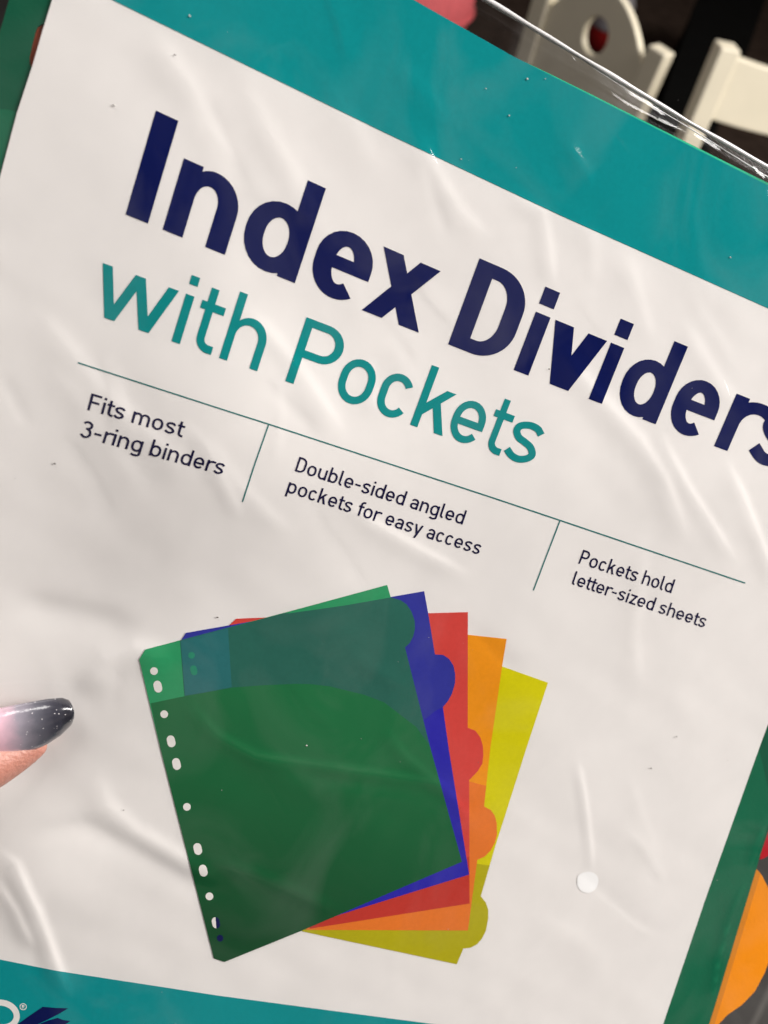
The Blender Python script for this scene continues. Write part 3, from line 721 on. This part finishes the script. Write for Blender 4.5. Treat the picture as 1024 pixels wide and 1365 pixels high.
# dust on the film
DW = mat('pale_dust', (0.62, 0.60, 0.57), 0.4, 0.1, 800); DD = mat('dark_dust', (0.12, 0.10, 0.09), 0.8, 0.1, 800)
def specks(name, m, n, rmin, rmax, seed, fixed=()):
    rnd = random.Random(seed); vs = []; fs = []
    P = list(fixed) + [(rnd.uniform(-10, 1030), rnd.uniform(0, 1370), rnd.uniform(rmin, rmax)) for _ in range(n)]
    for x, y, r in P:
        uv = px_to_uv([(x, y)], 0.3 * MM); c = frame3(uv, 0.30 * MM)[0]
        s = r * c[2] / F; k0 = len(vs); a0 = rnd.uniform(0, 6.3); el = rnd.uniform(0.5, 1.0)
        for k in range(6):
            t = a0 + k * math.pi / 3
            q = s * rnd.uniform(0.7, 1.2)
            vs.append(c + q * (math.cos(t) * U + el * math.sin(t) * V))
        vs.append(c - N * s * 0.8)
        for k in range(6): fs.append((k0 + (k + 1) % 6, k0 + k, k0 + 6))
    me = bpy.data.meshes.new(name); me.from_pydata(W(np.array(vs)).tolist(), [], fs)
    o = link(name, me, m, sl); o['kind'] = 'stuff'
    return o
specks('dust', DW, 40, 0.25, 0.6, 3, [(152,140,2.2),(703,105,1.7),(679,154,1.4),(727,105,1.2),(974,343,1.6),(409,994,1.6),(615,212,1.3),(648,118,1.2),(253,21,1.4)])
specks('dark_dust', DD, 5, 0.3, 0.7, 5, [(233,73,1.8),(290,823,1.6),(73,618,1.6),(732,492,1.5),(902,982,1.5),(868,1024,1.3),(165,1080,1.3)])

# ------------------------------------------------------------------ the hand that holds the pack
def skin_mat():
    m = mat('skin', (0.43, 0.19, 0.145), 0.42, 0.06, 90, 0.45, 0.3, 1100)
    b = m.node_tree.nodes['Principled BSDF']
    b.inputs['Subsurface Weight'].default_value = 0.15
    b.inputs['Subsurface Radius'].default_value = (0.004, 0.0015, 0.0008)
    b.inputs['Subsurface Scale'].default_value = 1.0
    return m
def hp(px, py, hmm):
    uv = px_to_uv([(px, py)], hmm * MM)
    return frame3(uv, hmm * MM)[0]
hand = empty('hand', W(hp(-200, 1050, 0)), 'hand at the left pressing the sleeve with a long pink to black glitter thumbnail', 'hand')
J = []; E = []; RAD = []
def chain(points, start=None):
    prev = start
    for px, py, hh, r in points:
        J.append(W(hp(px, py, hh))); RAD.append(r * MM)
        if prev is not None: E.append((prev, len(J) - 1))
        prev = len(J) - 1
    return prev
palm = chain([(-560, 1320, -6, 21)])
wrist = chain([(-760, 1500, -10, 24), (-1000, 1700, -14, 26)], palm)
chain([(-420, 1225, 6, 13), (-270, 1120, 9, 10.5), (-130, 1052, 7.5, 10.2), (-70, 1030, 6.2, 9.4), (-20, 1012, 4.8, 8.2), (20, 1000, 3.6, 6.0), (50, 990, 3.0, 3.6), (62, 986, 2.8, 2.2)], palm)
for k in range(4):
    y0 = 1180 + 95 * k
    kn = chain([(-500 - 15 * k, y0 - 80 + 30 * k, -14, 12 - 0.6 * k)], palm)
    L = (1.0, 1.1, 1.03, 0.82)[k]
    chain([(-380, y0 - 190 + 10 * k, -19, 10.2), (-380 + 170 * L, y0 - 270, -18, 9.2), (-380 + 290 * L, y0 - 315, -14, 8.0), (-380 + 360 * L, y0 - 335, -12.6, 6.6)], kn)
me = bpy.data.meshes.new('hand_skeleton'); me.from_pydata([tuple(j) for j in J], E, [])
tmp = bpy.data.objects.new('hand_skeleton', me); COL.objects.link(tmp)
md = tmp.modifiers.new('skin', 'SKIN'); md.use_smooth_shade = True
sv = me.skin_vertices[0].data
for i, r in enumerate(RAD): sv[i].radius = (r, r)
for v in sv: v.use_root = False
sv[0].use_root = True
sb = tmp.modifiers.new('sub', 'SUBSURF'); sb.levels = 3; sb.render_levels = 3
dg = bpy.context.evaluated_depsgraph_get()
hm = bpy.data.meshes.new_from_object(tmp.evaluated_get(dg))
bpy.data.objects.remove(tmp)
hm.materials.clear()
link('hand_body', hm, skin_mat(), hand)
# thumb nail
def nail_mat():
    m = bpy.data.materials.new('ombre_nail'); m.use_nodes = True
    nt = m.node_tree; b = nt.nodes['Principled BSDF']; Lk = nt.links.new
    at = nt.nodes.new('ShaderNodeAttribute'); at.attribute_name = 'along'
    ns = nt.nodes.new('ShaderNodeTexNoise'); ns.inputs['Scale'].default_value = 350; ns.inputs['Detail'].default_value = 4
    tc = nt.nodes.new('ShaderNodeTexCoord'); Lk(tc.outputs['Object'], ns.inputs['Vector'])
    ad = nt.nodes.new('ShaderNodeMath'); ad.operation = 'MULTIPLY_ADD'; ad.inputs[1].default_value = 0.10
    Lk(ns.outputs['Fac'], ad.inputs[0]); Lk(at.outputs['Fac'], ad.inputs[2])
    cr = nt.nodes.new('ShaderNodeValToRGB'); e = cr.color_ramp.elements
    e[0].position = 0.30; e[0].color = (0.74, 0.42, 0.46, 1)
    e[1].position = 1.0; e[1].color = (0.022, 0.022, 0.030, 1)
    for p, c in ((0.56, (0.66, 0.42, 0.50, 1)), (0.68, (0.30, 0.27, 0.32, 1)), (0.80, (0.12, 0.118, 0.145, 1)), (0.93, (0.04, 0.04, 0.055, 1))):
        q = e.new(p); q.color = c
    Lk(ad.outputs[0], cr.inputs[0])
    vo = nt.nodes.new('ShaderNodeTexVoronoi'); vo.inputs['Scale'].default_value = 2600; Lk(tc.outputs['Object'], vo.inputs['Vector'])
    sep = nt.nodes.new('ShaderNodeSeparateColor'); Lk(vo.outputs['Color'], sep.inputs[0])
    g1 = nt.nodes.new('ShaderNodeMath'); g1.operation = 'GREATER_THAN'; g1.inputs[1].default_value = 0.95; Lk(sep.outputs[0], g1.inputs[0])
    g2 = nt.nodes.new('ShaderNodeMath'); g2.operation = 'LESS_THAN'; g2.inputs[1].default_value = 0.30; Lk(vo.outputs['Distance'], g2.inputs[0])
    g3 = nt.nodes.new('ShaderNodeMath'); g3.operation = 'MULTIPLY'; Lk(g1.outputs[0], g3.inputs[0]); Lk(g2.outputs[0], g3.inputs[1])
    g4 = nt.nodes.new('ShaderNodeMath'); g4.operation = 'GREATER_THAN'; g4.inputs[1].default_value = 0.6; Lk(at.outputs['Fac'], g4.inputs[0])
    g5 = nt.nodes.new('ShaderNodeMath'); g5.operation = 'MULTIPLY'; Lk(g3.outputs[0], g5.inputs[0]); Lk(g4.outputs[0], g5.inputs[1])
    mx = nt.nodes.new('ShaderNodeMixRGB'); Lk(g5.outputs[0], mx.inputs[0]); Lk(cr.outputs[0], mx.inputs[1]); mx.inputs[2].default_value = (0.75, 0.72, 0.74, 1)
    Lk(mx.outputs[0], b.inputs['Base Color'])
    b.inputs['Roughness'].default_value = 0.22; b.inputs['Coat Weight'].default_value = 1.0; b.inputs['Coat Roughness'].default_value = 0.07
    bn = nt.nodes.new('ShaderNodeTexNoise'); bn.inputs['Scale'].default_value = 420; Lk(tc.outputs['Object'], bn.inputs['Vector'])
    bp = nt.nodes.new('ShaderNodeBump'); bp.inputs['Strength'].default_value = 0.25; bp.inputs['Distance'].default_value = 0.0006
    Lk(bn.outputs['Fac'], bp.inputs['Height']); Lk(bp.outputs[0], b.inputs['Coat Normal'])
    return m
TOPN = [(-95,968),(-60,957),(0,944),(28,938),(62.5,931.8),(83,930),(92,933)]
BOTN = [(-95,1012),(-60,1022),(0,1014.5),(15.6,1011.5),(39,1003),(62.5,992.5),(81,980.5),(95,967)]
def resample(P, n):
    P = np.array(P, float); d = np.r_[0, np.cumsum(np.hypot(*np.diff(P, axis=0).T))]
    t = np.linspace(0, d[-1], n); return np.column_stack((np.interp(t, d, P[:, 0]), np.interp(t, d, P[:, 1])))
NS, NT = 44, 17
A = resample(TOPN, NS); B = resample(BOTN, NS)
vs = []; al = []
for layer in (0, 1):
    for i in range(NS):
        s = i / (NS - 1)
        for j in range(NT):
            t = j / (NT - 1)
            p = A[i] * (1 - t) + B[i] * t
            x = 2 * t - 1; p = p + np.array((5.5 * (1 - x * x) * s ** 10, 0))
            base = 11.5 - 4.5 * s ** 1.6
            archk = (3.4 - 1.0 * s) * (1 - abs(x) ** 2.2)
            hh = base - 2.6 + archk - (0.9 if layer else 0.0) - 1.5 * max(0, s - 0.9) * 4
            vs.append(hp(p[0], p[1], hh)); al.append(s)
n1 = NS * NT; fs = []
for i in range(NS - 1):
    for j in range(NT - 1):
        a = i * NT + j
        fs.append((a, a + NT, a + NT + 1, a + 1)[::-1]); fs.append((a + n1, a + NT + n1, a + NT + 1 + n1, a + 1 + n1))
bd = [i * NT for i in range(NS)] + [(NS - 1) * NT + j for j in range(1, NT)] + [i * NT + NT - 1 for i in range(NS - 2, -1, -1)] + [j for j in range(NT - 2, 0, -1)]
for k in range(len(bd)):
    a, b = bd[k], bd[(k + 1) % len(bd)]
    fs.append((a, b, b + n1, a + n1))
me = bpy.data.meshes.new('thumb_nail'); me.from_pydata(W(np.array(vs)).tolist(), [], fs)
atr = me.attributes.new('along', 'FLOAT', 'POINT'); atr.data.foreach_set('value', al)
o = link('thumb_nail', me, nail_mat(), hand); o['label'] = 'long squared nail fading from pink to glittery black'
import bmesh
bm = bmesh.new(); bm.from_mesh(me); bmesh.ops.recalc_face_normals(bm, faces=bm.faces); bm.to_mesh(me); bm.free()

# ------------------------------------------------------------------ background

def wbox(bm_v, bm_f, x0, y0, z0, x1, y1, z1):
    k = len(bm_v)
    bm_v += [(x0,y0,z0),(x1,y0,z0),(x1,y1,z0),(x0,y1,z0),(x0,y0,z1),(x1,y0,z1),(x1,y1,z1),(x0,y1,z1)]
    bm_f += [tuple(k + i for i in f) for f in ((0,3,2,1),(4,5,6,7),(0,1,5,4),(1,2,6,5),(2,3,7,6),(3,0,4,7))]
def simple(name, vs, fs, m, parent=None, bevel=0.0, smooth=False):
    me = bpy.data.meshes.new(name); me.from_pydata([tuple(map(float, v)) for v in vs], [], fs); me.materials.append(m)
    o = bpy.data.objects.new(name, me); COL.objects.link(o)
    if parent: o.parent = parent
    if bevel:
        b = o.modifiers.new('bevel', 'BEVEL'); b.width = bevel; b.segments = 3; b.limit_method = 'ANGLE'
    if smooth: me.polygons.foreach_set('use_smooth', [True] * len(me.polygons))
    return o
def floor_mat():
    m = mat('floor_tiles', (0.040, 0.038, 0.037), 0.8, spec=0.1)
    nt = m.node_tree; b = nt.nodes['Principled BSDF']
    tc = nt.nodes.new('ShaderNodeTexCoord'); mp = nt.nodes.new('ShaderNodeMapping'); mp.inputs['Rotation'].default_value[2] = math.radians(28)
    br = nt.nodes.new('ShaderNodeTexBrick'); br.offset = 0.0; br.inputs['Scale'].default_value = 1.0
    br.inputs['Brick Width'].default_value = 0.6; br.inputs['Row Height'].default_value = 0.6; br.inputs['Mortar Size'].default_value = 0.004
    br.inputs['Color1'].default_value = (0.040, 0.038, 0.037, 1); br.inputs['Color2'].default_value = (0.045, 0.043, 0.042, 1); br.inputs['Mortar'].default_value = (0.10, 0.095, 0.09, 1)
    n = nt.nodes.new('ShaderNodeTexNoise'); n.inputs['Scale'].default_value = 9; n.inputs['Detail'].default_value = 8
    mx = nt.nodes.new('ShaderNodeMixRGB'); mx.blend_type = 'MULTIPLY'; mx.inputs[0].default_value = 0.35
    L = nt.links.new
    L(tc.outputs['Object'], mp.inputs[0]); L(mp.outputs[0], br.inputs['Vector']); L(tc.outputs['Object'], n.inputs['Vector'])
    L(br.outputs['Color'], mx.inputs[1]); L(n.outputs['Fac'], mx.inputs[2]); L(mx.outputs[0], b.inputs['Base Color'])
    return m
fl = simple('floor', [(-30,-30,0),(30,-30,0),(30,30,0),(-30,30,0)], [(0,1,2,3)], floor_mat()); setp(fl, kind='structure')
CREAM = mat('cream_paint', (0.74, 0.68, 0.54), 0.45, 0.03, 14, 0.4)
WOOD = mat('dark_brown_wood', (0.040, 0.028, 0.023), 0.9, 0.25, 18, 0.0)
BLACK = mat('shade_black', (0.005, 0.005, 0.005), 0.9, 0.1, 20, 0.0)


def ray_at(px, z):
    r = R @ nrm((px[0] - CX, px[1] - CY, F)); return CAMPOS + r * ((z - CAMPOS[2]) / r[2])
rug = simple('rug', *(lambda v, f: (wbox(v, f, -1.15, 1.25, 0.0, 4.5, 8.0, 0.012), (v, f))[1])([], []), WOOD)
setp(rug, 'large dark brown mat lying on the grey floor under the cream chairs', 'mat')

def prism(outline, holes, y0, y1):
    """extruded x-z outline with holes, between y0 and y1"""
    verts, faces = [], []
    polys = [ccw(list(outline))] + [ccw(list(h)) for h in holes]
    for p in polys:
        faces.append(list(range(len(verts), len(verts) + len(p)))); verts += [Vector(q) for q in p]
    vo, eo, fo, ov, oe, of = delaunay_2d_cdt(verts, [], faces, 1, 1e-6, True)
    keep = [list(f) for f, src in zip(fo, of) if src and 0 in src and len(src) == 1]
    n = len(vo); V3 = [(v[0], y0, v[1]) for v in vo] + [(v[0], y1, v[1]) for v in vo]
    ed = {(f[i], f[(i + 1) % len(f)]) for f in keep for i in range(len(f))}
    F3 = keep + [[i + n for i in f[::-1]] for f in keep]
    F3 += [[b, a, a + n, b + n] for a, b in ed if (b, a) not in ed]
    return V3, F3
def make_chair(x, y, yaw, H, w, rake, arched, label):
    root = empty('chair', (x, y, 0), label, 'chair', 'cream painted chairs behind the pack')
    c, s_ = math.cos(yaw), math.sin(yaw); tr = math.tan(rake); sgn = 1 if rake > 0 else -1     # seat on the side the back leans from
    def tf(vs, raked=True):
        out = []
        for lx, ly, lz in vs:
            yy = ly + ((lz - 0.45 * H) * tr if raked and lz > 0.45 * H else 0)
            out.append((lx * c - yy * s_, lx * s_ + yy * c, lz))
        return out
    pw, pd = 0.042, 0.036
    for sx in (-1, 1):
        v, f = [], []
        x0, x1 = sorted((sx * w / 2, sx * (w / 2 - pw)))
        wbox(v, f, x0, 0, 0, x1, pd, 0.45 * H); wbox2 = []
        v2 = [(x0,0,0.012),(x1,0,0.012),(x1,pd,0.012),(x0,pd,0.012),(x0,0,.45*H),(x1,0,.45*H),(x1,pd,.45*H),(x0,pd,.45*H),(x0,0,H),(x1,0,H),(x1,pd,H),(x0,pd,H)]
        f2 = [(0,3,2,1),(8,9,10,11)]
        for k in (0, 4):
            f2 += [(k,k+1,k+5,k+4),(k+1,k+2,k+6,k+5),(k+2,k+3,k+7,k+6),(k+3,k,k+4,k+7)]
        simple('back_post', tf(v2), f2, CREAM, root, 0.004)
    xi = w / 2 - pw - 0.0005
    if arched:
        top = [(xi * math.cos(a), H * 0.965 + 0.035 * math.sin(a) ** 1.0) for a in np.linspace(0, math.pi, 25)]
        top = [(t, H * 0.945 + 0.083 * (1 - (t / xi) ** 2)) for t in np.linspace(xi, -xi, 25)]
        out = top + [(-xi, H * 0.64), (xi, H * 0.64)]
        hole = [(0.002 + 0.031 * math.cos(a), H * 0.945 + 0.034 * math.sin(a)) for a in np.linspace(0, 2 * math.pi, 28)[:-1]]
        v, f = prism(out, [hole], 0.010, 0.028)
    else:
        out = [(t, H * 0.985 - 0.012 * (1 - (t / xi) ** 2)) for t in np.linspace(xi, -xi, 17)] + [(t, H * 0.865 - 0.010 * (1 - (t / xi) ** 2)) for t in np.linspace(-xi, xi, 17)]
        v, f = prism(out, [], 0.006, 0.026)
        v_, f_ = prism([(t, H * 0.72 - 0.012 * (1 - (t / xi) ** 2)) for t in np.linspace(xi, -xi, 17)] + [(t, H * 0.62 - 0.010 * (1 - (t / xi) ** 2)) for t in np.linspace(-xi, xi, 17)], [], 0.006, 0.026)
        simple('back_slat', tf(v_), f_, CREAM, root, 0.003)
    simple('back_board' if arched else 'back_slat', tf(v), f, CREAM, root, 0.003)
    d = -0.40 * sgn
    y0, y1 = sorted((pd / 2 + (-0.0185 if d < 0 else 0.0185), d))
    v, f = [], []; wbox(v, f, -w / 2 - 0.01, y0, 0.45 * H - 0.012, w / 2 + 0.01, y1, 0.45 * H + 0.014)
    simple('seat', tf(v, False), f, CREAM, root, 0.006)
    for sx in (-1, 1):
        v, f = [], []; x0, x1 = sorted((sx * w / 2, sx * (w / 2 - 0.038)))
        ya, yb = sorted((d * 0.97, d * 0.97 - (0.038 if d > 0 else -0.038)))
        wbox(v, f, x0, ya, 0.012, x1, yb, 0.45 * H - 0.0125)
        simple('front_leg', tf(v, False), f, CREAM, root, 0.004)
    return root
make_chair(0.0792, 1.7789, -0.6051, 0.80, 0.342, -0.0689, True, 'cream chair with an arched back board and an oval handle hole')
make_chair(0.548, 1.6190, 0.3794, 0.852, 0.487, 0.2127, False, 'cream chair with flat slats between square back posts, at the right edge')

# low black block, added to stand for a shaded gap behind the chairs
tp = [ray_at(p, 0.33) for p in ((931, -5), (884, 130), (868, 215), (930, 240), (1000, 60), (1022, -5))]
tp = [(float(p[0]), float(p[1])) for p in tp]
n_ = len(tp)
bn = empty('shade_block', (tp[2][0], tp[2][1], 0.012), 'low black block added for the dark shaded gap between the two cream chairs', 'shade_block')
cxy = np.mean(tp, axis=0)
v = [(x - bn.location.x, y - bn.location.y, 0.28) for x, y in tp] + [(x - bn.location.x, y - bn.location.y, 0.318) for x, y in tp]
fs_ = [list(range(n_)), list(range(n_, 2 * n_))[::-1]] + [[i, i + n_, (i + 1) % n_ + n_, (i + 1) % n_] for i in range(n_)]
simple('shade_block_top', v, fs_, BLACK, bn)
q = [tuple(np.array(p) * 0.96 + cxy * 0.04) for p in tp]
v = [(x - bn.location.x, y - bn.location.y, 0.0) for x, y in q] + [(x - bn.location.x, y - bn.location.y, 0.2795) for x, y in q]
simple('shade_block_base', v, fs_, BLACK, bn)

# things half seen behind chair and sleeve
def lathe(prof, n=40):
    vs, fs = [], []
    for r, z in prof:
        for k in range(n): vs.append((r * math.cos(2 * math.pi * k / n), r * math.sin(2 * math.pi * k / n), z))
    for i in range(len(prof) - 1):
        for k in range(n): fs.append((i * n + k, i * n + (k + 1) % n, (i + 1) * n + (k + 1) % n, (i + 1) * n + k))
    fs.append(tuple(range(n))[::-1]); fs.append(tuple(range((len(prof) - 1) * n, len(prof) * n)))
    return vs, fs
g = ray_at((797, 66), 0.0)
bn2 = empty('bin', (g[0], g[1], 0.012), 'small red bin with a grey lid glimpsed through the oval hole of the arched chair', 'bin')
simple('bin_body', *lathe([(0.055, 0), (0.07, 0.005), (0.080, 0.085), (0.080, 0.087)]), mat('dark_red_plastic', (0.30, 0.012, 0.012), 0.4, 0.05, 30), bn2, smooth=True)
simple('bin_lid', *lathe([(0.083, 0.0875), (0.085, 0.095), (0.082, 0.19), (0.06, 0.23), (0.01, 0.24)]), mat('grey_plastic', (0.22, 0.21, 0.23), 0.5, 0.05, 30), bn2, smooth=True)
g = ray_at((530, 42), 0.0)
CORAL = mat('coral_fabric', (0.80, 0.15, 0.17), 0.8, 0.12, 60, 0.2, 0.3, 300)
pf = empty('cushion', (g[0], g[1], 0.012), 'coral red round cushion behind the clear top strip of the sleeve', 'cushion')
simple('cushion_body', *lathe([(0.02, 0), (0.20, 0.01), (0.26, 0.06), (0.28, 0.13), (0.27, 0.20), (0.22, 0.25), (0.12, 0.275), (0.01, 0.28)]), CORAL, pf, smooth=True)
simple('cushion_seam', *lathe([(0.278, 0.122), (0.287, 0.126), (0.287, 0.134), (0.278, 0.138)]), CORAL, pf, smooth=True)
